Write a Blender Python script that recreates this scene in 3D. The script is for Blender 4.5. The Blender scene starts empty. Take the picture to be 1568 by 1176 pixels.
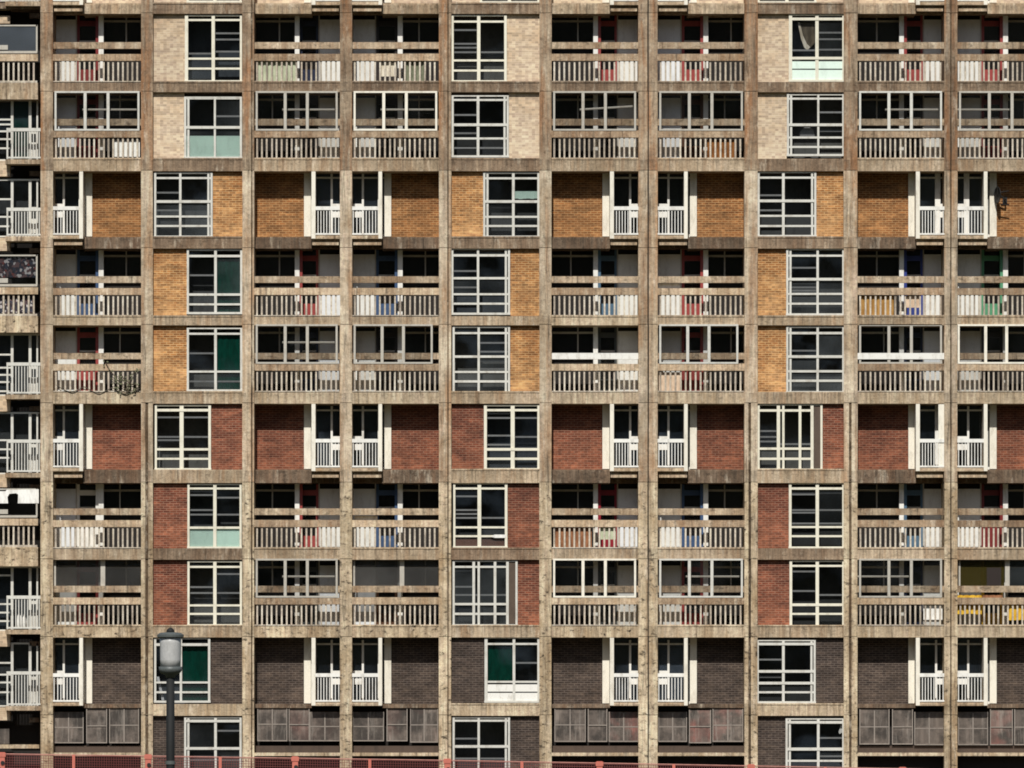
import bpy, bmesh, math, random
from mathutils import Vector, Matrix
rng = random.Random(7)
sc = bpy.context.scene
col = sc.collection
R = math.radians

# ------------------------------------------------------------------ camera, sky, sun, exposure
D = 200.0          # camera to facade, metres
S = 44.8           # photo pixels per metre on the facade
HZ = 1140.0        # horizon row in the photo
ZH = (1215 - HZ) / S
cam_d = bpy.data.cameras.new('camera')
cam = bpy.data.objects.new('camera', cam_d)
col.objects.link(cam)
cam.location = (0, -D, ZH)
cam.rotation_euler = (R(90), 0, 0)
cam_d.sensor_width = 36
cam_d.lens = 36 * D / (1568 / S)
cam_d.shift_y = (HZ - 588) / 1568
cam_d.clip_end = 6000
sc.camera = cam

SUN_EL, SUN_AZ = 46.4, 5.0      # azimuth: degrees left of straight behind the camera
world = bpy.data.worlds.new('World')
sc.world = world
world.use_nodes = True
wn = world.node_tree
sky = wn.nodes.new('ShaderNodeTexSky')
sky.sky_type = 'NISHITA'
sky.sun_disc = False
sky.sun_elevation = R(SUN_EL)
sky.sun_rotation = R(180 + SUN_AZ)
bg = wn.nodes['Background']
bg.inputs['Strength'].default_value = 0.075
wn.links.new(sky.outputs[0], bg.inputs['Color'])
sun_d = bpy.data.lights.new('sun', 'SUN')
sun = bpy.data.objects.new('sun', sun_d)
col.objects.link(sun)
sun_d.energy = 5.0
sun_d.angle = R(0.5)
sun_d.color = (1.0, 0.98, 0.94)
to_sun = Vector((-math.sin(R(SUN_AZ)) * math.cos(R(SUN_EL)), -math.cos(R(SUN_AZ)) * math.cos(R(SUN_EL)), math.sin(R(SUN_EL))))
sun.rotation_euler = to_sun.to_track_quat('Z', 'Y').to_euler()
sun.location = (-20, -60, 60)
sc.view_settings.view_transform = 'Standard'
sc.view_settings.look = 'None'
sc.view_settings.exposure = -0.08
sc.cycles.pixel_filter_type = 'BLACKMAN_HARRIS'
sc.cycles.filter_width = 1.8
sc.view_settings.gamma = 1.0

# ------------------------------------------------------------------ materials
def lin(c):
    return tuple(((v / 255) / 12.92 if v / 255 <= 0.04045 else ((v / 255 + 0.055) / 1.055) ** 2.4) for v in c) + (1,)

class NT:
    def __init__(s, name):
        s.m = bpy.data.materials.new(name); s.m.use_nodes = True
        s.t = s.m.node_tree; s.b = s.t.nodes['Principled BSDF']
    def n(s, typ, **kw):
        nd = s.t.nodes.new(typ)
        for k, v in kw.items(): setattr(nd, k, v)
        return nd
    def l(s, a, b): s.t.links.new(a, b)
    def coord(s, scale=(1, 1, 1), off=(0, 0, 0)):
        tc = s.n('ShaderNodeTexCoord'); mp = s.n('ShaderNodeMapping')
        mp.inputs['Scale'].default_value = scale; mp.inputs['Location'].default_value = off
        s.l(tc.outputs['Object'], mp.inputs['Vector']); return mp.outputs[0]
    def noise(s, vec, scale, detail=6, rough=.6, lo=.35, hi=.65):
        nz = s.n('ShaderNodeTexNoise'); nz.inputs['Scale'].default_value = scale
        nz.inputs['Detail'].default_value = detail; nz.inputs['Roughness'].default_value = rough
        s.l(vec, nz.inputs['Vector'])
        mr = s.n('ShaderNodeMapRange'); mr.inputs['From Min'].default_value = lo; mr.inputs['From Max'].default_value = hi
        s.l(nz.outputs['Fac'], mr.inputs['Value']); return mr.outputs[0]
    def mul(s, a, k):
        m = s.n('ShaderNodeMath', operation='MULTIPLY'); s.l(a, m.inputs[0]); 
        if isinstance(k, (int, float)): m.inputs[1].default_value = k
        else: s.l(k, m.inputs[1])
        return m.outputs[0]
    def mix(s, fac, a, b, mode='MIX'):
        m = s.n('ShaderNodeMix', data_type='RGBA', blend_type=mode)
        for sock, v in ((m.inputs['Factor'], fac), (m.inputs['A'], a), (m.inputs['B'], b)):
            if isinstance(v, (int, float)): sock.default_value = v
            elif isinstance(v, tuple): sock.default_value = v
            else: s.l(v, sock)
        return m.outputs['Result']
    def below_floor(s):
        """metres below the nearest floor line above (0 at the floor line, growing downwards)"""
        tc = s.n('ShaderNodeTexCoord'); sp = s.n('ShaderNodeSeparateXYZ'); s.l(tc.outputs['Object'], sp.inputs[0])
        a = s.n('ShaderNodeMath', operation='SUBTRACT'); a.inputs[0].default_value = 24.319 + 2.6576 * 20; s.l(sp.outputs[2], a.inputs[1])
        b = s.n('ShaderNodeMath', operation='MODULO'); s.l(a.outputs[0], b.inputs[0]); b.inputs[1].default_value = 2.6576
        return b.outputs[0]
    def ramp(s, v, lo, hi):
        mr = s.n('ShaderNodeMapRange'); mr.inputs['From Min'].default_value = lo; mr.inputs['From Max'].default_value = hi
        s.l(v, mr.inputs['Value']); return mr.outputs[0]
    def vary(s, c, amt):
        oi = s.n('ShaderNodeObjectInfo'); mr = s.n('ShaderNodeMapRange')
        mr.inputs['To Min'].default_value = 1 - amt; mr.inputs['To Max'].default_value = 1 + amt
        s.l(oi.outputs['Random'], mr.inputs['Value'])
        vm = s.n('ShaderNodeVectorMath', operation='SCALE'); s.l(c, vm.inputs[0]); s.l(mr.outputs[0], vm.inputs['Scale'])
        return vm.outputs[0]
    def bump(s, h, st, dist=.02):
        b = s.n('ShaderNodeBump'); b.inputs['Strength'].default_value = st; b.inputs['Distance'].default_value = dist
        s.l(h, b.inputs['Height']); s.l(b.outputs[0], s.b.inputs['Normal'])
    def done(s, c, rough=.85, spec=.25):
        if isinstance(c, tuple): s.b.inputs['Base Color'].default_value = c
        else: s.l(c, s.b.inputs['Base Color'])
        s.b.inputs['Roughness'].default_value = rough
        s.b.inputs['Specular IOR Level'].default_value = spec
        return s.m

def concrete(name, light, dark, rust, blotch=.0, rustamt=.5, vary=.1, grime=(45, 38, 30)):
    t = NT(name)
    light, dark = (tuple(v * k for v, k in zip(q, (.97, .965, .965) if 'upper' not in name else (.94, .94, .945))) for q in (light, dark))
    c = t.mix(t.noise(t.coord(), .55, 9, .68, .38, .62), lin(light), lin(dark))
    st = t.noise(t.coord((3.2, 3.2, .28)), 1.1, 7, .62, .46, .62)
    c = t.mix(t.mul(st, rustamt), c, lin(rust))
    pa = t.noise(t.coord(off=(13, 4, 7)), 1.9, 8, .72, .53, .64)
    c = t.mix(t.mul(pa, .6), c, lin(dark))
    wash = t.noise(t.coord((2.4, 2.4, .7), (31, 2, 5)), 1.6, 7, .7, .55, .68)
    c = t.mix(t.mul(wash, .4), c, lin((236, 226, 206)))
    fine = t.noise(t.coord(), 11, 6, .75, .32, .68)
    c = t.mix(.26, c, t.mix(fine, lin((62, 54, 46)), lin((255, 250, 240))), 'OVERLAY')
    brd = t.noise(t.coord((9, 9, .22), (1, 0, 6)), 1.3, 5, .6, .35, .65)     # board marks and long washes
    c = t.mix(.3, c, t.mix(brd, lin((78, 70, 60)), lin((214, 208, 196))), 'OVERLAY')
    if blotch > 0:
        bl = t.noise(t.coord((1.6, 1, 2.6), (3, 0, 9)), 2.4, 9, .75, .54, .62)
        c = t.mix(t.mul(bl, blotch), c, lin(grime))
    dr = t.noise(t.coord((6, 6, .45), (5, 0, 2)), 1.2, 7, .72, .54, .66)
    c = t.mix(t.mul(dr, .6), c, lin(grime))
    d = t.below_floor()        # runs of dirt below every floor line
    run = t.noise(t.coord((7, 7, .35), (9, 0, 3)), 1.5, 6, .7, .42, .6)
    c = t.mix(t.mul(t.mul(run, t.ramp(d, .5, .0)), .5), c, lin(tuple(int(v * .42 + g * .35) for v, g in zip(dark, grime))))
    hair = t.noise(t.coord((1, 1, 1), (2, 8, 1)), 3.0, 10, .8, .495, .505)
    h2 = t.n('ShaderNodeMath', operation='PINGPONG'); t.l(hair, h2.inputs[0]); h2.inputs[1].default_value = .5
    c = t.mix(t.mul(h2.outputs[0], .5), c, lin(grime))
    c = t.vary(c, vary)
    t.bump(fine, .5)
    return t.done(c, .92, .15)

M = {}
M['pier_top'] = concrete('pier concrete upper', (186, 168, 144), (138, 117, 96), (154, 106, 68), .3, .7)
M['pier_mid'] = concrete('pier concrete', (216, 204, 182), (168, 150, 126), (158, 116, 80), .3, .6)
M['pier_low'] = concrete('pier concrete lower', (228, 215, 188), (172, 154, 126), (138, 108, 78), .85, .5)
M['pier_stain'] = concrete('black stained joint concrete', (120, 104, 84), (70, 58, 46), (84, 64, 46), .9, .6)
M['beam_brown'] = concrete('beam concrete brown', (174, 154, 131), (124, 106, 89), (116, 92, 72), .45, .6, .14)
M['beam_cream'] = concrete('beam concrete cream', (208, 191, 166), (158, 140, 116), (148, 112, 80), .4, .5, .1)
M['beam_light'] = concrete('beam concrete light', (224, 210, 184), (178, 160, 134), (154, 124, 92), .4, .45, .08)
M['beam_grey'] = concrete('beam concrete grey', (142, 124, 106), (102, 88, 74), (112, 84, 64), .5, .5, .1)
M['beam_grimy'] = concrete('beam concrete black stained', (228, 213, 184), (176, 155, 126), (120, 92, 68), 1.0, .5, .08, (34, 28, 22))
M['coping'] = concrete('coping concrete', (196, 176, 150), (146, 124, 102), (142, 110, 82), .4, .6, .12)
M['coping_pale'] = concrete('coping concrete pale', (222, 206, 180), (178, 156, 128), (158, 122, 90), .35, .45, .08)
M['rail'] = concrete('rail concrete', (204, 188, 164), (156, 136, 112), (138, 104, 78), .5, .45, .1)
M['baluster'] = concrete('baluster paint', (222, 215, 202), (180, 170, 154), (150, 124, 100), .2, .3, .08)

def brick(name, a, b, mortar, patch, pale, paleamt=.5, foot=.6, course=1.0):
    t = NT(name)
    tc = t.n('ShaderNodeTexCoord'); sp = t.n('ShaderNodeSeparateXYZ'); cb = t.n('ShaderNodeCombineXYZ')
    t.l(tc.outputs['Object'], sp.inputs[0]); t.l(sp.outputs[0], cb.inputs[0]); t.l(sp.outputs[2], cb.inputs[1])
    bt = t.n('ShaderNodeTexBrick')
    bt.inputs['Scale'].default_value = 1; bt.inputs['Brick Width'].default_value = .225
    bt.inputs['Row Height'].default_value = .0768; bt.inputs['Mortar Size'].default_value = .015
    bt.inputs['Color1'].default_value = lin(a); bt.inputs['Color2'].default_value = lin(b)
    bt.inputs['Mortar'].default_value = lin(mortar); bt.inputs['Bias'].default_value = 0
    t.l(cb.outputs[0], bt.inputs['Vector'])
    c = bt.outputs['Color']
    n1 = t.noise(t.coord((.9, .9, 1.5)), 1.3, 7, .66, .42, .62)
    c = t.mix(t.mul(n1, .75), c, lin(patch))
    n2 = t.noise(t.coord((1.1, 1.1, 1.5), (4, 0, 1)), 1.2, 7, .7, .5, .68)
    c = t.mix(t.mul(n2, paleamt * .7), c, lin(pale))
    d = t.below_floor()        # pale salts climbing from the foot of each panel, darker at its head
    n4 = t.noise(t.coord((1.3, 1.3, 1.0), (17, 0, 4)), 1.4, 7, .7, .35, .6)
    c = t.mix(t.mul(t.mul(n4, t.ramp(d, 1.2, 2.6)), foot), c, lin(pale))
    c = t.mix(t.mul(t.mul(n4, t.ramp(d, 1.2, .4)), .6), c, lin(patch))
    bt2 = t.n('ShaderNodeTexBrick')
    for k, v in (('Scale', 1), ('Brick Width', .225), ('Row Height', .0768), ('Mortar Size', .015)): bt2.inputs[k].default_value = v
    bt2.inputs['Color1'].default_value = (1, 1, 1, 1); bt2.inputs['Color2'].default_value = (1, 1, 1, 1); bt2.inputs['Mortar'].default_value = (0, 0, 0, 1)
    t.l(cb.outputs[0], bt2.inputs['Vector'])
    wn_ = t.n('ShaderNodeTexWhiteNoise', noise_dimensions='2D')
    sn = t.n('ShaderNodeVectorMath', operation='SNAP'); t.l(cb.outputs[0], sn.inputs[0]); sn.inputs[1].default_value = (.1125, .0768, 1)
    t.l(sn.outputs[0], wn_.inputs['Vector'])
    c = t.mix(.3, c, t.mix(wn_.outputs['Value'], lin((60, 54, 48)), lin((236, 230, 220))), 'OVERLAY')
    crs = t.noise(t.coord((1.7, 1.7, 13), (6, 0, 2)), 1.0, 3, .55, .3, .7)      # courses laid from different batches
    c = t.mix(.5 * course, c, t.mix(crs, lin((66, 58, 50)), lin((226, 218, 206))), 'OVERLAY')
    inv = t.n('ShaderNodeRGBToBW'); t.l(bt2.outputs['Color'], inv.inputs[0])
    iv = t.n('ShaderNodeMath', operation='SUBTRACT'); iv.inputs[0].default_value = 1; t.l(inv.outputs[0], iv.inputs[1])
    c = t.mix(t.mul(iv.outputs[0], .3 * course), c, lin(mortar))
    c = t.vary(c, .08)
    t.bump(bt.outputs['Fac'], -.5)
    return t.done(c, .9, .2)
M['brick_cream'] = brick('cream brick', (196, 178, 154), (190, 172, 148), (202, 186, 163), (184, 160, 132), (212, 198, 176), .5, .5, .45)
M['brick_orange'] = brick('ochre brick', (146, 95, 53), (114, 71, 37), (170, 134, 94), (98, 62, 34), (184, 138, 92), .7, .3)
M['brick_golden'] = brick('golden brick', (172, 121, 71), (138, 91, 49), (192, 156, 112), (132, 86, 50), (222, 180, 128), .8)
M['brick_red'] = brick('red brick', (122, 65, 46), (98, 49, 36), (142, 106, 88), (84, 48, 38), (172, 112, 84), .5, .55)
M['brick_dark'] = brick('purple brown brick', (72, 62, 57), (54, 46, 43), (100, 90, 83), (50, 42, 37), (110, 96, 84), .4, .22)

def paint(name, c, dirt=(120, 104, 84), amt=.3, rough=.5, vary=.05):
    t = NT(name)
    n = t.noise(t.coord((2, 2, .8)), 2.2, 7, .7, .5, .72)
    k = t.mix(t.mul(n, amt), lin(c), lin(dirt))
    n2 = t.noise(t.coord(), 22, 3, .6, .3, .7)
    k = t.mix(.1, k, t.mix(n2, lin((90, 84, 76)), lin((255, 255, 250))), 'OVERLAY')
    return t.done(t.vary(k, vary), rough, .35)
M['white'] = paint('white paint', (226, 223, 214), amt=.5)
M['cream_paint'] = paint('cream paint', (226, 219, 202), amt=.4)
M['frame'] = paint('window frame paint', (200, 197, 187), amt=.45)
M['frame_bright'] = paint('bright window frame paint', (218, 212, 192), amt=.35)
M['frame_grey'] = paint('grey frame paint', (176, 170, 158), amt=.4)
M['sash'] = paint('inner sash paint', (150, 150, 148), amt=.4)
M['panel_white'] = paint('white infill panel', (220, 219, 212), (160, 154, 144), .45)
M['panel_grey'] = paint('pale grey panel', (220, 222, 222), (160, 156, 150), .4)
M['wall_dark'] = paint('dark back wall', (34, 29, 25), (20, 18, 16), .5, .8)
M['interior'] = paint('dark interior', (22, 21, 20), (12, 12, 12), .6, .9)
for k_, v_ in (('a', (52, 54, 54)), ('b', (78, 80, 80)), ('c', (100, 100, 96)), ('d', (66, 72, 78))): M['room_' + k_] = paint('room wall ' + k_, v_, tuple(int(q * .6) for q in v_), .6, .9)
M['mint'] = paint('mint infill panel', (214, 240, 224), (170, 190, 176), .4)
M['mint_pale'] = paint('pale mint infill panel', (212, 228, 214), (150, 160, 148), .3)
M['brown_panel'] = paint('brown infill panel', (86, 72, 60), (50, 42, 36), .5)
M['apron'] = paint('brown apron board', (78, 64, 54), (44, 38, 32), .6)
M['rust_panel'] = paint('rusty brown infill panel', (120, 84, 68), (70, 52, 44), .5)
DOORC = {'red': (146, 62, 58), 'dred': (116, 40, 38), 'blue': (58, 80, 112), 'royal': (48, 62, 128), 'navy': (26, 34, 56), 'steel': (78, 104, 124), 'green': (84, 142, 106),
         'dark': (42, 34, 30), 'brown': (84, 54, 34), 'grey': (66, 68, 66), 'white': (226, 222, 212), 'yellow': (204, 160, 50), 'crimson': (138, 26, 40)}
for k, v in DOORC.items():
    M['door_' + k] = paint(k + ' door paint', v, tuple(int(q * .5) for q in v), .35, .45)

def glass(name, dirt, tint=.8, dirt_sheen_c=(120, 122, 124), lo=.45, hi=.75, refl=1.35):  # diffuse film: dust, and in some panes painted reflections
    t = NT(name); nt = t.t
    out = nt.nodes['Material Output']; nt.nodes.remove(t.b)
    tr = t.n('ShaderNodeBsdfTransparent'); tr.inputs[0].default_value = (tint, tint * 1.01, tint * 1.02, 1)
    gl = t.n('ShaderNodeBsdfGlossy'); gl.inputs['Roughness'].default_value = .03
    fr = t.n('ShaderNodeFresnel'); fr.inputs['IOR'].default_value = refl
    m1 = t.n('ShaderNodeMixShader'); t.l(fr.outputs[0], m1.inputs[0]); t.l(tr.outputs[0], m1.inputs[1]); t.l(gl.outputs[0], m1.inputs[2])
    df = t.n('ShaderNodeBsdfDiffuse'); df.inputs[0].default_value = lin(dirt_sheen_c)
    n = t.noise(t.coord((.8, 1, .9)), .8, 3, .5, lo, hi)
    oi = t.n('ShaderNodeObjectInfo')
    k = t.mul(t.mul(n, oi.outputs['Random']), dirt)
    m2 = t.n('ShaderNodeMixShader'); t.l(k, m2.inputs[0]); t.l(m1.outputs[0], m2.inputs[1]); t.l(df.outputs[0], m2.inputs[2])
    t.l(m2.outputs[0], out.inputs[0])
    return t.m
M['glass'] = glass('window glass', .12, .8, (96, 108, 120), .5, .62)  # bluish patches paint reflections into the pane
M['glass_lower'] = glass('lower glass with dust and painted sheen', .2, .75, (116, 122, 124), .25, .62)  # grey film: dust, with grey-blue reflections painted in
M['glass_clear'] = glass('clear glass', .05, .88)
M['glass_screen'] = glass('screen glass', .05, .92)
M['glass_sky'] = glass('door glass', .2, .8, (120, 134, 150), .4, .7, 1.5)  # grey-blue sky reflection painted in as a diffuse film
M['glass_dusty'] = glass('dusty glass', .34, .75, (110, 108, 104), .0, .6)
M['glass_blue'] = glass('blue grey screen glass', .85, .6, (92, 98, 104), -.2, .7)
M['glass_olive'] = glass('olive glass', .8, .5, (92, 82, 40), -.6, .3)

def sheeting(name, c, pink):
    t = NT(name)
    a = t.mix(t.noise(t.coord(), 1.1, 8, .7, .42, .58), lin(c), lin(tuple(int(v * .55) for v in c)))
    oi = t.n('ShaderNodeObjectInfo')
    a = t.mix(t.mul(t.noise(t.coord((1, 1, 1.2), (2, 0, 8)), .8, 5, .6, .42, .62), t.mul(t.ramp(oi.outputs['Random'], .35, .8), .85)), a, lin(pink))
    sq = t.n('ShaderNodeTexBrick', offset=0.0); sq.inputs['Scale'].default_value = 1; sq.inputs['Brick Width'].default_value = .52; sq.inputs['Row Height'].default_value = .56
    sq.inputs['Mortar Size'].default_value = .07; sq.inputs['Mortar Smooth'].default_value = .6
    for q_, v_ in (('Color1', 1), ('Color2', 1), ('Mortar', 0)): sq.inputs[q_].default_value = (v_, v_, v_, 1)
    tc = t.n('ShaderNodeTexCoord'); sp = t.n('ShaderNodeSeparateXYZ'); cb = t.n('ShaderNodeCombineXYZ')
    t.l(tc.outputs['Object'], sp.inputs[0]); t.l(sp.outputs[0], cb.inputs[0]); t.l(sp.outputs[2], cb.inputs[1]); t.l(cb.outputs[0], sq.inputs['Vector'])
    sqf = t.n('ShaderNodeRGBToBW'); t.l(sq.outputs['Color'], sqf.inputs[0])
    a = t.mix(t.mul(sqf.outputs[0], .35), a, lin(tuple(int(v * .6) for v in c)))
    a = t.mix(t.mul(t.noise(t.coord((5, 5, .6)), 1.4, 6, .7, .52, .7), .4), a, lin((170, 160, 148)))
    return t.done(t.vary(a, .14), .45, .4)
M['sheeting'] = sheeting('dirty plastic sheeting', (118, 106, 96), (140, 92, 82))
M['sheet_rib'] = paint('sheeting rib', (140, 130, 120), (90, 80, 72), .5)

def cloth(name, a, b, sc_=8):
    t = NT(name)
    c = t.mix(t.noise(t.coord((sc_, sc_, sc_ * .3)), 1, 4, .6, .4, .6), lin(a), lin(b))
    return t.done(c, .9, .1)
M['cloth_green'] = cloth('dark green cloth', (2, 66, 52), (2, 54, 42))
M['cloth_cream'] = cloth('cream cloth', (222, 214, 196), (190, 178, 156))
M['cloth_sage'] = cloth('sage cloth', (186, 190, 162), (166, 170, 142))
M['cloth_tan'] = cloth('tan cloth', (176, 136, 80), (146, 108, 58))
M['cloth_brown'] = cloth('brown board', (134, 88, 48), (96, 60, 32))
M['cloth_orange'] = cloth('orange brown board', (152, 106, 76), (116, 78, 54))
M['cloth_yellow'] = cloth('yellow cloth', (222, 180, 62), (190, 146, 48))
M['cloth_olive'] = cloth('olive taupe cloth', (110, 100, 84), (86, 78, 66))
M['net_green'] = cloth('grey green netting', (128, 130, 108), (104, 106, 86), 20)
M['card'] = cloth('cardboard', (214, 190, 164), (190, 164, 138))
M['white_bag'] = cloth('white plastic', (236, 234, 226), (208, 204, 196))
M['metal_dark'] = paint('dark metal', (40, 38, 36), (26, 24, 22), .4, .45)
M['lamp_black'] = paint('black lamp paint', (24, 25, 24), (15, 15, 15), .4, .75)
M['lamp_grey'] = paint('grey lamp metal', (84, 88, 86), (50, 52, 50), .4, .45)
M['lamp_glass'] = paint('frosted lamp body', (172, 171, 168), (130, 128, 124), .6, .35)
M['barrier'] = paint('orange red barrier post', (186, 106, 90), (142, 78, 66), .4, .5)
M['barrier_mesh'] = paint('red barrier mesh', (120, 66, 62), (88, 50, 47), .5, .6)
M['barrier_rail'] = paint('pale pink barrier rail', (176, 124, 112), (120, 74, 66), .6, .6)
M['twig'] = paint('dry twig', (74, 62, 46), (40, 34, 26), .5, .8)
M['leaf'] = paint('dry leaf', (104, 104, 78), (92, 80, 58), .7, .8)
M['cable'] = paint('grey brown cable', (74, 66, 54), (50, 44, 36), .4, .7)
def patterned():
    t = NT('patterned cloth')
    v = t.n('ShaderNodeTexVoronoi'); v.inputs['Scale'].default_value = 13; t.l(t.coord(), v.inputs['Vector'])
    cr = t.n('ShaderNodeValToRGB'); cr.color_ramp.interpolation = 'CONSTANT'
    e = cr.color_ramp.elements
    e[0].color = lin((64, 58, 62)); e[1].position = .4; e[1].color = lin((104, 84, 84))
    for p, c in ((.58, (62, 66, 76)), (.74, (186, 180, 176)), (.88, (120, 70, 66))):
        q = e.new(p); q.color = lin(c)
    t.l(v.outputs['Color'], cr.inputs[0])
    return t.done(cr.outputs[0], .9, .1)
M['patterned'] = patterned()

def ground_mat(name, a, b, s1):
    t = NT(name)
    c = t.mix(t.noise(t.coord(), s1, 9, .7, .4, .6), lin(a), lin(b))
    f = t.noise(t.coord(), 30, 4, .7, .3, .7)
    c = t.mix(.3, c, t.mix(f, lin((60, 60, 58)), lin((220, 220, 215))), 'OVERLAY')
    t.bump(f, .3)
    return t.done(c, .95, .15)
M['grass'] = ground_mat('grass ground', (60, 66, 40), (78, 72, 50), .3)
M['added_hill'] = ground_mat('unseen wooded hillside', (44, 52, 32), (70, 72, 48), .03)  # for the unseen hillside added to block low sky
M['paving'] = ground_mat('paving', (128, 120, 108), (104, 98, 88), .8)

# ------------------------------------------------------------------ mesh helpers
def PX(px, d=0.0): return (px - 784) / S * (D + d) / D
def PZ(py, d=0.0): return ZH + (HZ - py) / S * (D + d) / D

class MB:
    def __init__(s): s.v = []; s.f = []
    def box(s, x0, x1, y0, y1, z0, z1):
        if x1 < x0: x0, x1 = x1, x0
        if z1 < z0: z0, z1 = z1, z0
        b = len(s.v)
        s.v += [(x0, y0, z0), (x1, y0, z0), (x1, y1, z0), (x0, y1, z0), (x0, y0, z1), (x1, y0, z1), (x1, y1, z1), (x0, y1, z1)]
        s.f += [tuple(b + i for i in q) for q in ((0, 1, 5, 4), (1, 2, 6, 5), (2, 3, 7, 6), (3, 0, 4, 7), (4, 5, 6, 7), (3, 2, 1, 0))]
        return s
    def pb(s, x0, x1, ya, yb, d0, d1):
        """box from photo columns x0..x1 and rows ya..yb, front face at depth d0, back at d1"""
        return s.box(PX(x0, d0), PX(x1, d0), d0, d1, PZ(yb, d0), PZ(ya, d0))
    def quad(s, p):
        b = len(s.v); s.v += [tuple(q) for q in p]; s.f.append((b, b + 1, b + 2, b + 3)); return s
    def bar(s, a, b, r, n=6):
        a = Vector(a); b = Vector(b); z = (b - a).normalized()
        x = z.orthogonal().normalized(); y = z.cross(x); k = len(s.v)
        for e in (a, b):
            for i in range(n):
                t = 2 * math.pi * i / n
                s.v.append(tuple(e + x * r * math.cos(t) + y * r * math.sin(t)))
        for i in range(n):
            j = (i + 1) % n
            s.f.append((k + i, k + j, k + n + j, k + n + i))
        s.f.append(tuple(k + i for i in reversed(range(n)))); s.f.append(tuple(k + n + i for i in range(n)))
        return s
    def lathe(s, prof, cx, cy, n=28):
        k = len(s.v)
        for r, z in prof:
            for i in range(n):
                t = 2 * math.pi * i / n
                s.v.append((cx + r * math.cos(t), cy + r * math.sin(t), z))
        for q in range(len(prof) - 1):
            for i in range(n):
                j = (i + 1) % n
                s.f.append((k + q * n + i, k + q * n + j, k + (q + 1) * n + j, k + (q + 1) * n + i))
        s.f.append(tuple(k + i for i in reversed(range(n))))
        s.f.append(tuple(k + (len(prof) - 1) * n + i for i in range(n)))
        return s
    def build(s, name, mat, parent=None, smooth=False):
        me = bpy.data.meshes.new(name); me.from_pydata(s.v, [], s.f); me.update()
        me.materials.append(M[mat] if isinstance(mat, str) else mat)
        if smooth:
            for p in me.polygons: p.use_smooth = True
        o = bpy.data.objects.new(name, me); col.objects.link(o)
        if parent is not None: o.parent = parent
        return o

def tag(o, label, cat, group=None):
    o['label'] = label; o['category'] = cat
    if group: o['group'] = group
    return o
def empty(name, loc=(0, 0, 0)):
    o = bpy.data.objects.new(name, None); o.location = loc; o.empty_display_size = .3; col.objects.link(o); return o

# ------------------------------------------------------------------ layout of the facade, in photo pixels
BAY = {'A': (81, 216), 'B': (234, 371), 'C': (389, 520.5), 'D': (539, 672), 'E': (691, 826), 'F': (844.5, 977.5), 'G': (1007, 1140),
       'H': (1160, 1292), 'I': (1313, 1446), 'J': (1466, 1600)}
WINB = 'BEH'
LEFT = 'ADGJ'          # balcony / panel next to the left pier; CFI are mirrored
CE = {-1: -98, 0: 21, 1: 141, 2: 262, 3: 380.5, 4: 498, 5: 618, 6: 739.5, 7: 857, 8: 976, 9: 1096}
FL = {-1: 5, 0: 125.5, 1: 243, 2: 363, 3: 484, 4: 600, 5: 719, 6: 839.5, 7: 958, 8: 1078, 9: 1215}
BACK = 1.9

bld = empty('apartment_building')
tag(bld, 'huge concrete framed block of flats with cream, ochre, red and dark brick infill', 'building')
bld['location_note'] = ''
del bld['location_note']

def P(mb, name, mat, parent=None, **k): return mb.build(name, mat, bld if parent is None else parent, **k)

# ---- piers: stacked lengths with thin joints at every floor
PIER = [(-95, -76), (62, 81), (216, 234), (371, 389), (520.5, 539), (672, 691), (826, 844.5), (977.5, 991.5), (993.5, 1007), (1140, 1160), (1292, 1313), (1446, 1466), (1600, 1619)]
GROOVE = {2: (222.5, 227), 5: (685, 687), 9: (1146, 1150), 3: (384.5, 386.5), 10: (1300, 1304), 11: (1455, 1457)}
def pier(i, x0, x1):
    rt = None
    stn = MB()
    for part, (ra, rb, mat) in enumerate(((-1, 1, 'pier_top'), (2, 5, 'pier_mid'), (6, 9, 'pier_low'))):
        mb = MB()
        for r in range(ra, rb + 1):
            ya, yb = CE[r] - 1, (CE[r + 1] - 1.8 if r < 9 else 1250)
            if r == -1: ya = -130
            j = rng.uniform(-.012, .012); e = rng.uniform(-.2, .2)
            gv = GROOVE.get(i)
            if gv and (part == 2 or (part == 1 and r >= 5) or i in (5, 3, 11)):
                mb.pb(x0 + e, gv[0], ya, yb, -.05 + j, BACK)
                mb.pb(gv[1], x1 + e, ya, yb, -.05 + j, BACK)
                stn.pb(gv[0] - .3, gv[1] + .3, ya, yb + 2.4, -.01, BACK - .1)
            else:
                mb.pb(x0 + e, x1 + e, ya, yb, -.05 + j, BACK)
        mb.pb(x0 + .6, x1 - .6, CE[ra] - 1, (CE[rb + 1] - 1 if rb < 9 else 1250), .02, BACK - .02)
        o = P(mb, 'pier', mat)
    if stn.v: P(stn, 'joint_strip', 'pier_stain')
for i, (a, b) in enumerate(PIER): pier(i, a, b)
# expansion joint down the double pier and a rain pipe on the piers
P(MB().pb(991, 994, -130, 1250, .1, .5), 'joint_strip', 'wall_dark')

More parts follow.
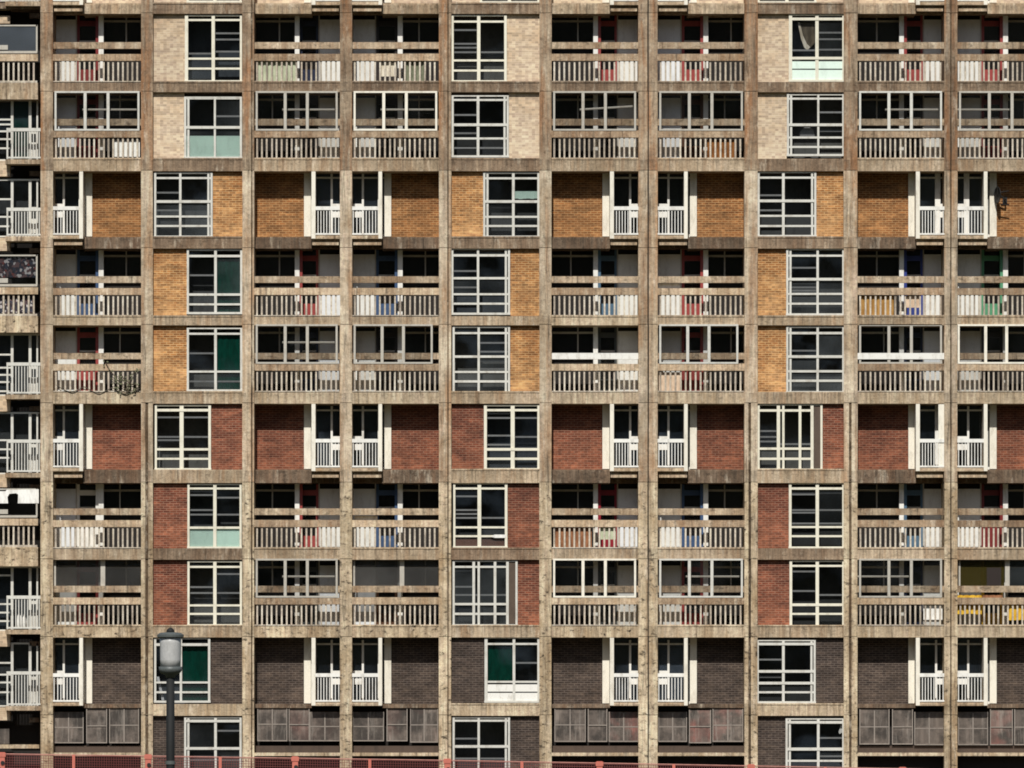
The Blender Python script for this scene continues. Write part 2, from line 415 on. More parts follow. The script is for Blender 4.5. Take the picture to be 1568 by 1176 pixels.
# ---- floor beams
def beam_mat(k, b):
    if b in WINB:
        return {-1: 'beam_brown', 0: 'beam_brown', 1: 'beam_brown', 2: 'beam_brown', 3: 'beam_cream', 4: 'beam_cream', 5: 'beam_cream', 6: 'beam_brown', 7: 'beam_cream', 8: 'beam_light'}[k]
    return {-1: 'beam_cream', 0: 'beam_brown', 1: 'beam_cream', 2: 'beam_grey', 3: 'beam_light' if b in 'AF' else 'beam_cream', 4: 'beam_light', 5: 'beam_grey',
            6: 'beam_cream', 7: 'beam_grimy' if b in 'ACDF' else 'beam_light', 8: 'beam_grey'}[k]
LPOST, LFIN = (40.5, 46), (49.5, 60)
RPOST, RFIN = (37.5, 43.5), (44.5, 55)
def bayx(b, o0, o1):
    x0, x1 = BAY[b]
    return (x0 + o0, x0 + o1) if b in LEFT else (x1 - o1, x1 - o0)
for b, (x0, x1) in BAY.items():
    for k in range(-1, 9):
        ya, yb = FL[k], CE[k + 1]
        mb = MB()
        if b not in WINB and k % 3 == 2:
            if b in LEFT: xa, xb = x0 + LPOST[1], x1 + 1.2
            else: xa, xb = x0 - 1.2, x1 - RPOST[1]
            if k == 8: yb = ya + 6
            mb.pb(xa, xb, ya, yb, .3, BACK)
            o0, o1 = (-2, LPOST[1] + .5) if b in LEFT else (-2, RPOST[1] + .5)
            xa, xb = bayx(b, o0, o1)
            mb.pb(xa, xb, ya + 1, yb, .95, BACK)
        else:
            mb.pb(x0 - 1.2, x1 + 1.2, ya, yb, 0, BACK)
            if rng.random() < .7:       # a worn lip along the upper edge
                mb.pb(x0, x1, ya - 1.2, ya + 1.2, -.02, .08)
        P(mb, 'floor_beam', beam_mat(k, b))

# ---- dark core behind everything
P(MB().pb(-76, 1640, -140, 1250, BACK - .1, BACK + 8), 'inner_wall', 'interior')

# ---- big windows with brick panels beside them
W = {
 ('B',-1): dict(r=(286,-95,370,4), m=[(329,5)], t=[(-88,3),(-14,3),(-2,3)], g=[], ),
 ('E',-1): dict(r=(735,-95,826,5), m=[(780,5)], t=[(-88,3),(-14,3),(-2,3)], g=[]),
 ('H',-1): dict(r=(1160,-95,1250,5), m=[(1205,5)], t=[(-88,3),(-14,3),(-2,3)], g=[]),
 ('B',0): dict(r=(283,23,370.5,126), m=[(326.5,5)], t=[(30.6,3),(89.8,3),(105,3)], g=[(82,'L'),(51,'R'),(60.5,'R'),(79,'R')], lw=5),
 ('B',1): dict(r=(282,148,370.5,243), m=[(329,3)], t=[(150.5,3),(195,4)], g=[(178,'R'),(210,'L'),(227,'B')], dbl='L', inf=(208,241,'mint','B')),
 ('B',2): dict(r=(236,264,325.5,364), m=[(276,3.5)], t=[(272.6,3),(308.5,4),(331.5,3),(346,3)], g=[(295,'L'),(322,'L')], dbl='R'),
 ('B',3): dict(r=(286,382,371,481), m=[(330,4)], t=[(392,3.5),(451,3.5),(466,3)], g=[(421.5,'L')]),
 ('B',4): dict(r=(286,502,371,599.5), m=[(330,4)], t=[(511,3),(569,3)], g=[(541,'L'),(584,'B')]),
 ('B',5): dict(r=(237,620,323,720), m=[(278,6)], t=[(628,4),(688,3.5),(702.5,3)], g=[(639,'B'),(669,'B'),(674,'L')], rw=4),
 ('B',6): dict(r=(287,741,370,840), m=[(329,5)], t=[(748,3),(808,3.5)], g=[(752.5,'L'),(758,'L'),(762,'R'),(781,'L'),(788,'B'),(823,'B')], inf=(810,838,'mint','B')),
 ('B',7): dict(r=(287,859,370.5,959), m=[(329,5)], t=[(868,3),(927,3),(940,3)], g=[(879,'R'),(899,'L'),(908,'B')]),
 ('B',8): dict(r=(236,977,322,1076), m=[(277,3.5)], t=[(987,4),(1045,3),(1060,3)], g=[], rw=3.5),
 ('B',9): dict(r=(282,1098,370,1197), m=[(330,4)], t=[(1104,4),(1146,4)], g=[(1119,'R'),(1164,'B'),(1178,'B')], dbl='L'),
 ('E',0): dict(r=(691.5,23,776,126), m=[(733,5)], t=[(33,3),(92.5,3),(108,3)], g=[(46,'L'),(67,'L'),(73,'L'),(80,'B')], rw=4),
 ('E',1): dict(r=(691.5,146,779,241), m=[(732,4)], t=[(153,3),(191,4),(212,3)], g=[(176,'L'),(204,'L'),(226.5,'B')], dbl='R'),
 ('E',2): dict(r=(740,264,826,364), m=[(786,4)], t=[(273,3),(308.5,4),(332,3),(346,3)], g=[], dbl='L'),
 ('E',3): dict(r=(691,380.5,781,482), m=[(732,3.5)], t=[(391,3.5),(426,3.5),(450.5,3),(465,3)], g=[(415,'L'),(440,'L')], dbl='R'),
 ('E',4): dict(r=(693,500,781,602), m=[(733,3.5)], t=[(510,3),(546,3.5),(569.5,3),(584,3.5)], g=[(525,'R'),(538.5,'R'),(553,'R'),(565,'R')], dbl='R'),
 ('E',5): dict(r=(741,620,826,720), m=[(785,6)], t=[(628,3.5),(688,4),(702.5,3.5)], g=[(633,'L'),(640,'B'),(667,'L'),(669,'R'),(681,'L')], lw=4.5),
 ('E',6): dict(r=(694,739.5,777,839.5), m=[(734,5.5)], t=[(748,3),(807.5,3),(821,3)], g=[(760,'L'),(781,'L'),(787,'L'),(793,'B')], rw=4, inf=(823,837,'rust_panel','B')),
 ('E',7): dict(r=(693,858.5,792.5,959), m=[(725.4,4),(733,3.5),(758,4),(777,4)], t=[(868,3),(925,3.5),(940,3.5)], g=[(874,'L'),(898.5,'L'),(911,'B')], slide=(779,790.5)),
 ('E',8): dict(r=(742,976,826,1076), m=[(787,4)], t=[(986,3),(1044,3)], g=[(1015,'R')], lw=4.5, inf=(1048,1075,'white','B'), infline=1060),
 ('E',9): dict(r=(693,1098,781,1197), m=[(733,3.5)], t=[(1103.5,3),(1143,4)], g=[(1131,'L'),(1161.5,'B'),(1178,'B')], dbl='R'),
 ('H',0): dict(r=(1208,22,1293,125), m=[(1251,5)], t=[(29,4),(89,4)], g=[(77,'L'),(50,'R'),(60,'R'),(76,'R')], lw=5, inf=(94,123,'mint_pale','B'), infline=106),
 ('H',1): dict(r=(1205,144,1293,239), m=[(1253,3)], t=[(151,3),(191,4),(210.5,3),(225,3)], g=[(172,'R'),(200.5,'R')], dbl='L'),
 ('H',2): dict(r=(1160,263,1250,363), m=[(1199.5,4)], t=[(272,3),(307.5,4),(330.5,3),(346,3)], g=[(299,'L'),(322,'L')], dbl='R'),
 ('H',3): dict(r=(1204,381,1293,483), m=[(1252,3.5)], t=[(391.5,3),(427.5,4),(450,3),(465,3)], g=[(410,'L'),(440,'L'),(445,'L')], dbl='L'),
 ('H',4): dict(r=(1204,500,1293,602), m=[(1252,3.5)], t=[(510,3.5),(546,4),(568.5,3.5),(583,3.5)], g=[(537,'L')], dbl='L'),
 ('H',5): dict(r=(1160,619,1259.5,720.5), m=[(1192,5),(1199.5,3.5),(1225,4),(1243.5,4.5)], t=[(628.5,3.5),(687,3.5),(702.5,3.5)], g=[(660,'L'),(669,'L'),(676,'L'),(680,'R')], slide=(1246,1257.5)),
 ('H',6): dict(r=(1208,739.5,1293,840), m=[(1251.5,5)], t=[(748,3.5),(807,3),(821,3)], g=[(754.5,'B'),(757,'L'),(781,'B'),(785,'L'),(801.5,'B')], lw=4),
 ('H',7): dict(r=(1209,858.5,1293,960), m=[(1251.5,5)], t=[(866.5,3),(926,4),(940,3)], g=[(875,'L'),(905,'L'),(911,'R')], lw=4),
 ('H',8): dict(r=(1158.5,980,1249,1077), m=[(1199.5,4)], t=[(986,4),(1028,4),(1046,4),(1060,3)], g=[(1010,'L'),(1036.5,'L')], dbl='R'),
 ('H',9): dict(r=(1203,1100,1293,1199), m=[(1253,4)], t=[(1106,4),(1147,4.5),(1165,3)], g=[(1130,'R'),(1158,'R')], dbl='L'),
}
def brick_mat(r, window_bay):
    if r <= 1: return 'brick_cream'
    if r <= 4: return 'brick_golden' if window_bay else 'brick_orange'
    if r <= 7: return 'brick_red'
    return 'brick_dark'
for (b, r), w in W.items():
    x0, y0, x1, y1 = w['r']; bx0, bx1 = BAY[b]
    ya, yb = CE[r], FL[r]
    # brick beside the window
    if x0 - bx0 > 20: P(MB().pb(bx0 - .8, x0, ya - .5, yb + .5, .15, .5), 'brick_panel', brick_mat(r, True))
    if bx1 - x1 > 20: P(MB().pb(x1, bx1 + .8, ya - .5, yb + .5, .15, .5), 'brick_panel', brick_mat(r, True))
    xf0 = min(x0, bx0 + .0) if x0 - bx0 <= 20 else x0
    f = MB()
    lw, rw = w.get('lw', 3.2), w.get('rw', 3.2)
    hv = .06
    f.pb(x0, x0 + lw, y0, y1, hv, .2); f.pb(x1 - rw, x1, y0, y1, hv, .2)
    f.pb(x0 + lw - .2, x1 - rw + .2, y0, y0 + 1.8, hv + .01, .19); f.pb(x0 - .5, x1 + .5, y1 - 3.2, y1, hv - .02, .19)
    if w.get('dbl') == 'L': f.pb(x0 + lw + 1.6, x0 + lw + 4.8, y0 + 2, y1 - 3, hv + .015, .18)
    if w.get('dbl') == 'R': f.pb(x1 - rw - 4.8, x1 - rw - 1.6, y0 + 2, y1 - 3, hv + .015, .18)
    for mx, mw in w['m']: f.pb(mx - mw / 2, mx + mw / 2, y0 + 1, y1 - 2, hv + .005, .185)
    xr = x1 - rw + .2
    if 'slide' in w: xr = w['m'][-1][0]
    for ty, tw in w['t']:
        hv2 = hv - .012 if tw >= 4 else hv + .02
        f.pb(x0 + lw - .2, xr, ty - tw / 2, ty + tw / 2, hv2, .175)
    win = P(f, 'window', 'frame_bright' if any(m[1] >= 5 for m in w['m']) else 'frame')
    # panes, each light tilted a hair
    g = MB(); xs = [x0 + lw] + [m[0] for m in w['m']] + [x1 - rw]
    ys = [y0 + 1.5] + [t[0] for t in w['t']] + [y1 - 2]
    for i in range(len(xs) - 1):
        for j in range(len(ys) - 1):
            if ys[j + 1] - ys[j] < 2: continue
            a, c = rng.uniform(-.006, .006), rng.uniform(-.006, .006)
            X0, X1, Z0, Z1 = PX(xs[i], .13), PX(xs[i + 1], .13), PZ(ys[j + 1], .13), PZ(ys[j], .13)
            g.quad([(X0, .13 + a, Z0), (X1, .13 + c, Z0), (X1, .13 - a, Z1), (X0, .13 - c, Z1)])
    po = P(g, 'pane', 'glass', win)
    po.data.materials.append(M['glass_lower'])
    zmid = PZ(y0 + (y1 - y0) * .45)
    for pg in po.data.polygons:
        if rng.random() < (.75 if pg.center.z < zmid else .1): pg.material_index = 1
    rw_ = MB().pb(x0 - 2, x1 + 2, y0 - 2, y1 + 3, 1.0 + rng.random() * .4, 1.5)
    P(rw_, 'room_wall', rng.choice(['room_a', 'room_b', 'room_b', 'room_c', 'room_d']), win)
    mx = w['m'][0][0] if len(w['m']) == 1 else (w['m'][0][0])
    if w['g']:
        s_ = MB()
        for gy, sd in w['g']:
            a, c = (x0 + 2, xr) if sd == 'B' else ((x0 + 2, mx) if sd == 'L' else (mx, xr))
            s_.pb(a, c, gy - 1.3, gy + 1.3, .2, .25)
        P(s_, 'inner_sash', 'sash', win)
    if 'inf' in w:
        ia, ib, im, _ = w['inf']
        q = MB()
        if 'infline' in w:
            q.pb(x0 + lw, x1 - rw, ia, w['infline'] - 1, .10, .128); q.pb(x0 + lw, x1 - rw, w['infline'] + 1, ib, .10, .128)
        else: q.pb(x0 + lw, x1 - rw, ia, ib, .15, .18)
        P(q, 'infill_panel', im, win)
    if 'slide' in w:
        P(MB().pb(w['slide'][0], w['slide'][1], y0 + 3, y1 - 4, .1, .16), 'infill_panel', 'brown_panel', win)

# ---- deck bays: recessed street wall with panel, door, post and window, and the parapet in front
DOOR = {('A',0):'dred',('C',0):'navy',('D',0):'dark',('F',0):'red',('G',0):'red',('I',0):'red',('J',0):'red',
        ('A',1):'dred',('C',1):'dark',('D',1):'dark',('F',1):'dark',('G',1):'brown',('I',1):'dark',('J',1):'dred',
        ('A',3):'blue',('C',3):'red',('D',3):'blue',('F',3):'steel',('G',3):'red',('I',3):'royal',('J',3):'green',
        ('A',4):'red',('C',4):'navy',('D',4):'dark',('F',4):'grey',('G',4):'red',('I',4):'navy',('J',4):'dark',
        ('A',6):'white',('C',6):'red',('D',6):'blue',('F',6):'crimson',('G',6):'blue',('I',6):'steel',('J',6):'dred',
        ('A',7):'red',('C',7):'grey',('D',7):'brown',('F',7):'grey',('G',7):'red',('I',7):'navy',('J',7):'yellow'}
GLAZED = {1: 'ACDFGIJ', 4: 'CDGIJ', 7: 'CFGI'}
DUSTY = {('A', 7), ('D', 7), ('J', 7)}
GUARD = {('A',1):'MR',('C',1):'MR',('D',1):'MR',('F',1):'MR',('I',1):'MR',('J',1):'LM',('C',4):'MR',('C',7):'MR',('G',7):'MR',('I',7):'LM'}
def deck(b, r):
    x0, x1 = BAY[b]; c, F = CE[r], FL[r]; open_deck = r % 3 == 0
    wd, pd = (1.4, .95) if open_deck else (1.02, .72)
    dc = DOOR[(b, r)]
    L = b in LEFT
    # canonical offsets from the balcony-side pier
    pan, dor, pst, wdw = (0, 35), (36.5, 70), (70, 77.5), (77, 134)
    if not L: pan, dor, pst, wdw = (0, 31), (32, 62), (62, 69), (68.5, 132)
    top = c - 6
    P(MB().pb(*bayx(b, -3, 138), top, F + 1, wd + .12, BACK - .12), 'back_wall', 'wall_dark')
    P(MB().pb(*bayx(b, -2 if not L else 4 if b == 'A' else 0, pan[1]), c + 9, F - 1, wd, wd + .1), 'infill_panel', 'panel_white' if rng.random() < .8 else 'panel_grey')
    # door
    d = MB(); a0, a1 = bayx(b, *dor)
    sw = 4.5
    d.pb(a0, a0 + sw, c + 2, F, wd, wd + .1); d.pb(a1 - sw, a1, c + 2, F, wd, wd + .1)
    d.pb(a0 + sw - .2, a1 - sw + .2, c + 11, c + 19, wd + .005, wd + .09)
    d.pb(a0 + sw - .2, a1 - sw + .2, F - (19 if dc not in ('dred', 'crimson', 'red') or r != 4 else 33), F, wd + .005, wd + .09)
    if dc in ('white',) or (b, r) in (('J', 6), ('A', 4)):
        d.pb(a0 + sw - .2, a1 - sw + .2, F - 34, F - 10, wd + .012, wd + .08)
    do = P(d, 'door', 'door_' + dc)
    P(MB().pb(a0 + sw - .3, a1 - sw + .3, c + 3, F - 2, wd + .05, wd + .06), 'pane', 'glass_clear', do)
    P(MB().pb(a0 + sw - .3, a1 - sw + .3, F - 63.5, F - 61, wd - .02, wd + .04), 'letter_plate', 'frame_grey', do)
    # coloured door jamb beside the post, and the post itself
    j0, j1 = bayx(b, dor[1] - 4.5, dor[1] + .5)
    if dc not in ('dark', 'grey', 'navy'):
        P(MB().pb(j0, j1, c - 2, F, pd + .06, wd - .01), 'door_jamb', 'door_' + dc)
    P(MB().pb(*bayx(b, *pst), c - 3, F + .5, pd, pd + .18), 'post', 'white')
    P(MB().pb(*bayx(b, pan[1], pan[1] + 1.8), c - 2, F, wd - .03, wd + .1), 'mullion', 'frame_grey')
    # window
    w0, w1 = bayx(b, *wdw)
    f = MB()
    f.pb(w0, w1, c + 10, c + 13, wd - .02, wd + .08); f.pb(w0, w1, F - 60, F - 56.5, wd - .04, wd + .09)
    wm = w0 + (w1 - w0) * (.45 if rng.random() < .5 else .62)
    f.pb(wm - 1, wm + 1, c, F - 58, wd, wd + .06)
    wo = P(f, 'window', 'frame_grey')
    g = MB(); g.pb(w0, w1, c - 2, F - 58, wd + .03, wd + .04); P(g, 'pane', 'glass_clear', wo)
    if open_deck and rng.random() < .5:
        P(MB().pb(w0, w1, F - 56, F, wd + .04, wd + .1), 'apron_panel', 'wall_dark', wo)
    # parapet: balusters, coping, upper rail
    rail = MB(); n = round((x1 - x0) / 7.65)
    st = (x1 - x0 - 3) / n
    for i in range(n):
        bx = x0 + 3.2 + st * i + rng.uniform(-.35, .35)
        lean = rng.uniform(-.1, .1)
        rail.pb(bx, bx + 2.6, F - 33, F + .3, .03 + rng.uniform(-.008, .008), .085)
    rail.pb(x0 + .5, x1 - .5, F - 1.6, F + 1, .0, .1)
    ro = P(rail, 'railing', 'baluster')
    pale = r in (3, 4, 6, 7) and rng.random() < .45 or (b, r) in (('A',4),('F',4),('D',7),('A',7),('A',6))
    P(MB().pb(x0 - .5, x1 + .5, F - 43 + rng.uniform(-.4, .4), F - 32.5, -.012, .15), 'coping', 'coping_pale' if pale else 'coping', ro)
    um = 'white' if (b, r) in (('I', 4), ('F', 4)) else 'rail'
    ud = -.02 if (b, r) == ('I', 4) else .08
    P(MB().pb(x0 - .5, x1 + .5, F - 61 + (1.5 if r == 4 else 0), F - 51 + (1 if r == 4 else 0), ud, .2), 'upper_rail', um, ro)
    # glazed screens
    if b in GLAZED.get(r, ''):
        off = 2.5
        a, e = x0 + off, x1 - off - (0 if L else 1)
        if (b, r) in (('D', 4), ('G', 4)): e -= 7
        if (b, r) == ('J', 4): a -= 2; e -= 12
        t0, t1 = c - 1.5, F - 43
        f = MB(); fd = -.03 if (b, r) != ('I', 4) else .0
        m1 = a + (e - a) * .36; m2 = a + (e - a) * .63
        f.pb(a, e, t0, t0 + 2.6, fd, .06); f.pb(a, e, t1 - 2.6, t1, fd, .06)
        f.pb(a, a + 3, t0 + 2.4, t1 - 2.4, fd + .004, .055); f.pb(e - 3, e, t0 + 2.4, t1 - 2.4, fd + .004, .055)
        for m in (m1, m2): f.pb(m - 2.2, m + 2.2, t0 + 2.4, t1 - 2.4, fd + .004, .055)
        so = P(f, 'glazed_screen', rng.choice(['frame', 'cream_paint', 'frame_grey']))
        g = MB()
        for p, q in ((a + 2.5, m1), (m1, m2), (m2, e - 2.5)):
            g.quad([(PX(p), .035, PZ(t1 - 2)), (PX(q), .035, PZ(t1 - 2)), (PX(q), .035 + rng.uniform(-.004, .004), PZ(t0 + 2)), (PX(p), .035, PZ(t0 + 2))])
        P(g, 'pane', 'glass_screen', so)
        gd = GUARD.get((b, r))
        if gd:
            y = c + 25.5; h = MB()
            p, q = (m1, e - 2) if gd == 'MR' else (a + 2, m2)
            dz = PZ(y - (5 if (b, r) == ('F', 1) else 0)); 
            h.bar((PX(p - 5), .3, PZ(y)), (PX(q - 3), .3, dz), .035)
            P(h, 'guard_bar', 'frame_grey', so)
    elif (b, r) in DUSTY:
        a, e, t0, t1 = x0 + 2, x1 - 1, c + .5, F - 52
        f = MB(); f.pb(a, a + 2.6, t0, t1, .2, .28); f.pb(a, e, t1 - 3, t1, .19, .29); f.pb(x0 + 73, x0 + 80, t0, t1, .21, .27)
        so = P(f, 'glazed_screen', 'frame_grey')
        if b == 'J':
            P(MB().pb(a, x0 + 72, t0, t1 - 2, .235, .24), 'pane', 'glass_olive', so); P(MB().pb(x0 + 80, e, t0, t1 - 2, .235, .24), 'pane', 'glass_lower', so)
            P(MB().pb(1511, 1533, 869, 899, .21, .25).pb(1515, 1529, 873, 896, .2, .22), 'casement', 'door_dark', so)
        else: P(MB().pb(a, e, t0, t1 - 2, .235, .24), 'pane', 'glass_dusty', so)
for r in (0, 1, 3, 4, 6, 7):
    for b in 'ACDFGIJ': deck(b, r)

# ---- brick bays with balconies
def balcony_bay(b, r):
    x0, x1 = BAY[b]; c, F = CE[r], FL[r]; L = b in LEFT
    post, fin = (LPOST, LFIN) if L else (RPOST, RFIN)
    zone = post[1]
    # brick wall
    far = x1 - x0
    P(MB().pb(*bayx(b, fin[1] - 1, far + 1), c - 1, F + .5, .82, 1.2), 'brick_panel', brick_mat(r, False))
    # glass door of the balcony
    d = MB(); mw = 3.2; narrow = 15 if L else 11
    z0, z1 = -1.5, fin[0]
    d.pb(*bayx(b, narrow, narrow + mw), c + 4, F, .84, .93)
    d.pb(*bayx(b, z0, narrow + .3), F - 51, F - 44, .845, .92); d.pb(*bayx(b, z0, narrow + .3), F - 39, F - 30, .84, .925)
    d.pb(*bayx(b, z0, z1), c + 9, c + 11.5, .85, .92); d.pb(*bayx(b, z0, z1), F - 4, F, .85, .92)
    d.pb(*bayx(b, post[1] - 6.5, post[1] + 1), c, F, .845, .93)
    if (b, r) in (('I', 2), ('J', 2), ('I', 5)): d.pb(*bayx(b, narrow - 5, narrow + 3), c + 1, F, .835, .93)
    do = P(d, 'balcony_door', 'white')
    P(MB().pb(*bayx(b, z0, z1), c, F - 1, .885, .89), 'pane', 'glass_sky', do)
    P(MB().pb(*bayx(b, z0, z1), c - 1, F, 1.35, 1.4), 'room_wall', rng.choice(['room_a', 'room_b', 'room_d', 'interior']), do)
    # balcony
    s = MB(); s.pb(*bayx(b, -1, zone + .3), F - 2.2, F + 2.6, -.04, .84)
    if r != 8: s.pb(*bayx(b, 2, zone - 1), F + 8, F + 12.2, .06, .14)
    if r != 8: s.pb(*bayx(b, 2, zone - 1), F + 2.4, F + 8.2, .16, .22)
    ba = P(s, 'balcony', 'coping_pale')
    ra = MB()
    ra.pb(*bayx(b, -.6, post[0] + .3), F - 47, F - 41.4, -.03, .04)
    ra.pb(*bayx(b, -.6, post[0] + .3), F - 6, F - 3.6, -.02, .03)
    n = 8
    for i in range(n):
        o = 1.2 + i * (post[0] - 2.2) / n + (.8 if i else 0)
        ra.pb(*bayx(b, o, o + 1.25), F - 41.6, F - 3, -.005, .02)
    P(ra, 'railing', 'white', ba)
    P(MB().pb(*bayx(b, *post), c + .5, F + 2.2, -.045, .8), 'side_screen', 'cream_paint', ba)
    P(MB().pb(*bayx(b, *fin), c - 1, F - 1, .74, .9), 'side_panel', 'cream_paint', ba)
    if (b, r) == ('I', 5):
        P(MB().pb(1437, 1446.3, c + 1, F, .0, .06), 'side_panel', 'cream_paint', ba)
for r in (-1, 2, 5, 8):
    for b in 'ACDFGIJ': balcony_bay(b, r)

# ---- ground floor: sheeted openings
SH = {'A': [(82,128,1090,1138),(132,164,1085,1138),(167,213,1083,1138)], 'C': [(394,440,1083,1135),(442,474,1084,1135),(474,521,1090,1135)],
      'D': [(540,588,1090,1135),(592,624,1084,1135),(628,671,1083,1137)], 'F': [(849,897,1084,1136),(900,930,1085,1136),(932,978,1090,1136)],
      'G': [(1008,1052,1090,1136),(1055,1089,1087,1138),(1091,1138,1085,1136)], 'I': [(1316,1362,1086,1140),(1366,1398,1086,1140),(1400,1446,1090,1141)],
      'J': [(1467,1513,1090,1141),(1516,1551,1086,1141),(1553,1599,1086,1141)]}
for b, lst in SH.items():
    x0, x1 = BAY[b]
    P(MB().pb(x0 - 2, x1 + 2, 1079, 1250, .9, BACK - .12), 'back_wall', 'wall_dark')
    fr = MB()
    for i, (a, e, t, u) in enumerate(lst):
        q = MB().pb(a, e, t, u, .36 + .02 * (i % 2), .38 + .02 * (i % 2))
        so = P(q, 'sheeting_panel', 'sheeting')
        rb = MB()
        for k in ((.5,) if e - a > 40 else ()): rb.pb(a + (e - a) * k - .9, a + (e - a) * k + .9, t + 2, u - 2, .345, .36)
        rb.pb(a + 1, e - 1, (t + u) / 2 - .8, (t + u) / 2 + .8, .35, .36)
        rb.pb(a, a + 1.4, t, u, .335, .36); rb.pb(e - 1.4, e, t, u, .335, .36); rb.pb(a + 1.4, e - 1.4, u - 1.6, u, .34, .36)
        P(rb, 'rib', 'sheet_rib', so)
    P(MB().pb(x0 - .5, x1 + .5, 1152.5, 1157.5, -.03, .9), 'ledge', 'beam_light')
    P(MB().pb(x0 - .5, x1 + .5, 1157.4, 1250, .5, .9), 'plinth', 'wall_dark')
    P(MB().pb(x0 + 1, x1 - 1, 1142, 1152.6, .45, .5), 'dark_apron', 'apron')
for b in WINB:
    x0, x1 = BAY[b]
    P(MB().pb(x0, x1, 1199, 1255, .02, 1), 'plinth', 'beam_grey')

# ---- the end bay on the left, a little lower and set back
zx0, zx1 = -76, 62
def zwin(r, top, bot, trs, rail, slab, green=False):
    f = MB(); d = .5
    for x, w in ((18.5, 4), (46, 4.2), (-30, 4), (57, 2.4)): f.pb(x - w / 2, x + w / 2, top, bot, d, d + .12)
    f.pb(-76, 60, top - 1, top + 1.5, d + .01, d + .11); f.pb(-76, 60, bot - 2, bot, d + .01, d + .11)
    for t in trs: f.pb(-76, 17, t - 1.3, t + 1.3, d + .015, d + .1)
    f.pb(48, 57, bot - 28, bot - 6, d + .02, d + .1); f.pb(47.6, 57, bot - 46, bot - 41, d + .02, d + .1)
    wo = P(f, 'window', 'frame')
    P(MB().pb(-76, 60, top, bot, d + .06, d + .065), 'pane', 'glass', wo)
    if green: P(MB().pb(21, 44, top + 3, bot - 4, d + .1, d + .13), 'infill_panel', 'cloth_green', wo)
    s = MB().pb(8, 62, slab, slab + 7, -.05, .6)
    ba = P(s, 'balcony', 'beam_cream')
    ra = MB(); ra.pb(10, 62.5, rail, rail + 5, -.03, .05); ra.pb(10, 62.5, slab - 4, slab - 1.5, -.03, .03)
    ra.pb(10, 12.5, rail + 4.8, slab - .5, -.025, .03); ra.pb(17.5, 20, rail + 4.8, slab - .5, -.02, .03)
    for i in range(9): ra.pb(23.5 + i * 4.5, 24.9 + i * 4.5, rail + 4.8, slab - 3, -.01, .02)
    P(ra, 'railing', 'frame', ba)
    P(MB().pb(-76, 60, top, bot, 1.05, 1.1), 'room_wall', rng.choice(['room_a', 'room_b', 'room_d']), wo)
    P(MB().pb(-76, 15, slab + 2, slab + 26 if r in (1, 4, 7) else slab + 22, .4, .8), 'brick_panel', 'brick_cream')
    P(MB().pb(45, 60, slab + 18, slab + 25, .5, .8), 'lintel', 'beam_grey')
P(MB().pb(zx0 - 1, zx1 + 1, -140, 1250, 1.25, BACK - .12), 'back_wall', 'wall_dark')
zwin(-1, -80, 2, [-40], -46, 2)
zwin(1, 153, 246, [183, 190.5, 201, 213, 227], 196, 244, True)
zwin(2, 275, 363, [305, 332, 346.5], 318, 362)
zwin(4, 512, 606, [543, 563, 574, 585, 599], 555, 604)
zwin(5, 632, 726, [674, 688, 701], 673, 724)
zwin(7, 868, 966, [881, 925, 938, 951], 912, 964)
zwin(8, 985, 1082, [1015, 1033, 1045, 1060], 1028, 1081)
def zdeck(c, F, beam, screen):
    rail = MB()
    for i in range(17): rail.pb(-73 + i * 7.7, -70.3 + i * 7.7, F - 32, F, .05, .1)
    rail.pb(-76, 57, F - 1.5, F + 2, .03, .12)
    ro = P(rail, 'railing', 'baluster'); P(MB().pb(-76, 58, F - 42, F - 31.5, .0, .16), 'coping', 'coping_pale', ro)
    P(MB().pb(-76, 58, F + 1.8, beam, .02, 1.3), 'floor_beam', 'beam_grimy' if F > 300 else 'beam_cream')
    f = MB(); f.pb(-76, 57, c, c + 2.2, .1, .16); f.pb(-76, 57, F - 47, F - 43.5, .08, .18); f.pb(55, 57.5, c, F - 45, .1, .16); f.pb(-76, 12, F - 56, F - 49, .06, .12)
    so = P(f, 'glazed_screen', 'frame_grey')
    P(MB().pb(-76, 56, c + 1, F - 45, .125, .13), 'pane', screen, so)
zdeck(38, 125, 152, 'glass_blue'); zdeck(390, 482, 509, 'glass_clear'); zdeck(748, 836, 867, 'glass_clear')
P(MB().pb(-76, 15, 16, 36, .4, .8), 'brick_panel', 'brick_cream'); P(MB().pb(-76, 60, 4, 13, .15, 1.3), 'floor_beam', 'beam_brown')
P(MB().pb(-76, 14, 1116, 1139, .3, .5), 'sheeting_panel', 'sheeting'); P(MB().pb(-76, 60, 1140, 1146, .1, .6), 'ledge', 'beam_light')

# ---- the block carries on above and beyond the picture
P(MB().pb(-95, 1619, -420, -131, 0, 10), 'upper_storeys', 'brick_cream')
P(MB().pb(1619, 2000, -420, 1260, .1, 10), 'end_wall', 'brick_red')
P(MB().pb(-420, -95, -420, 1260, .1, 10), 'end_wall', 'brick_red')

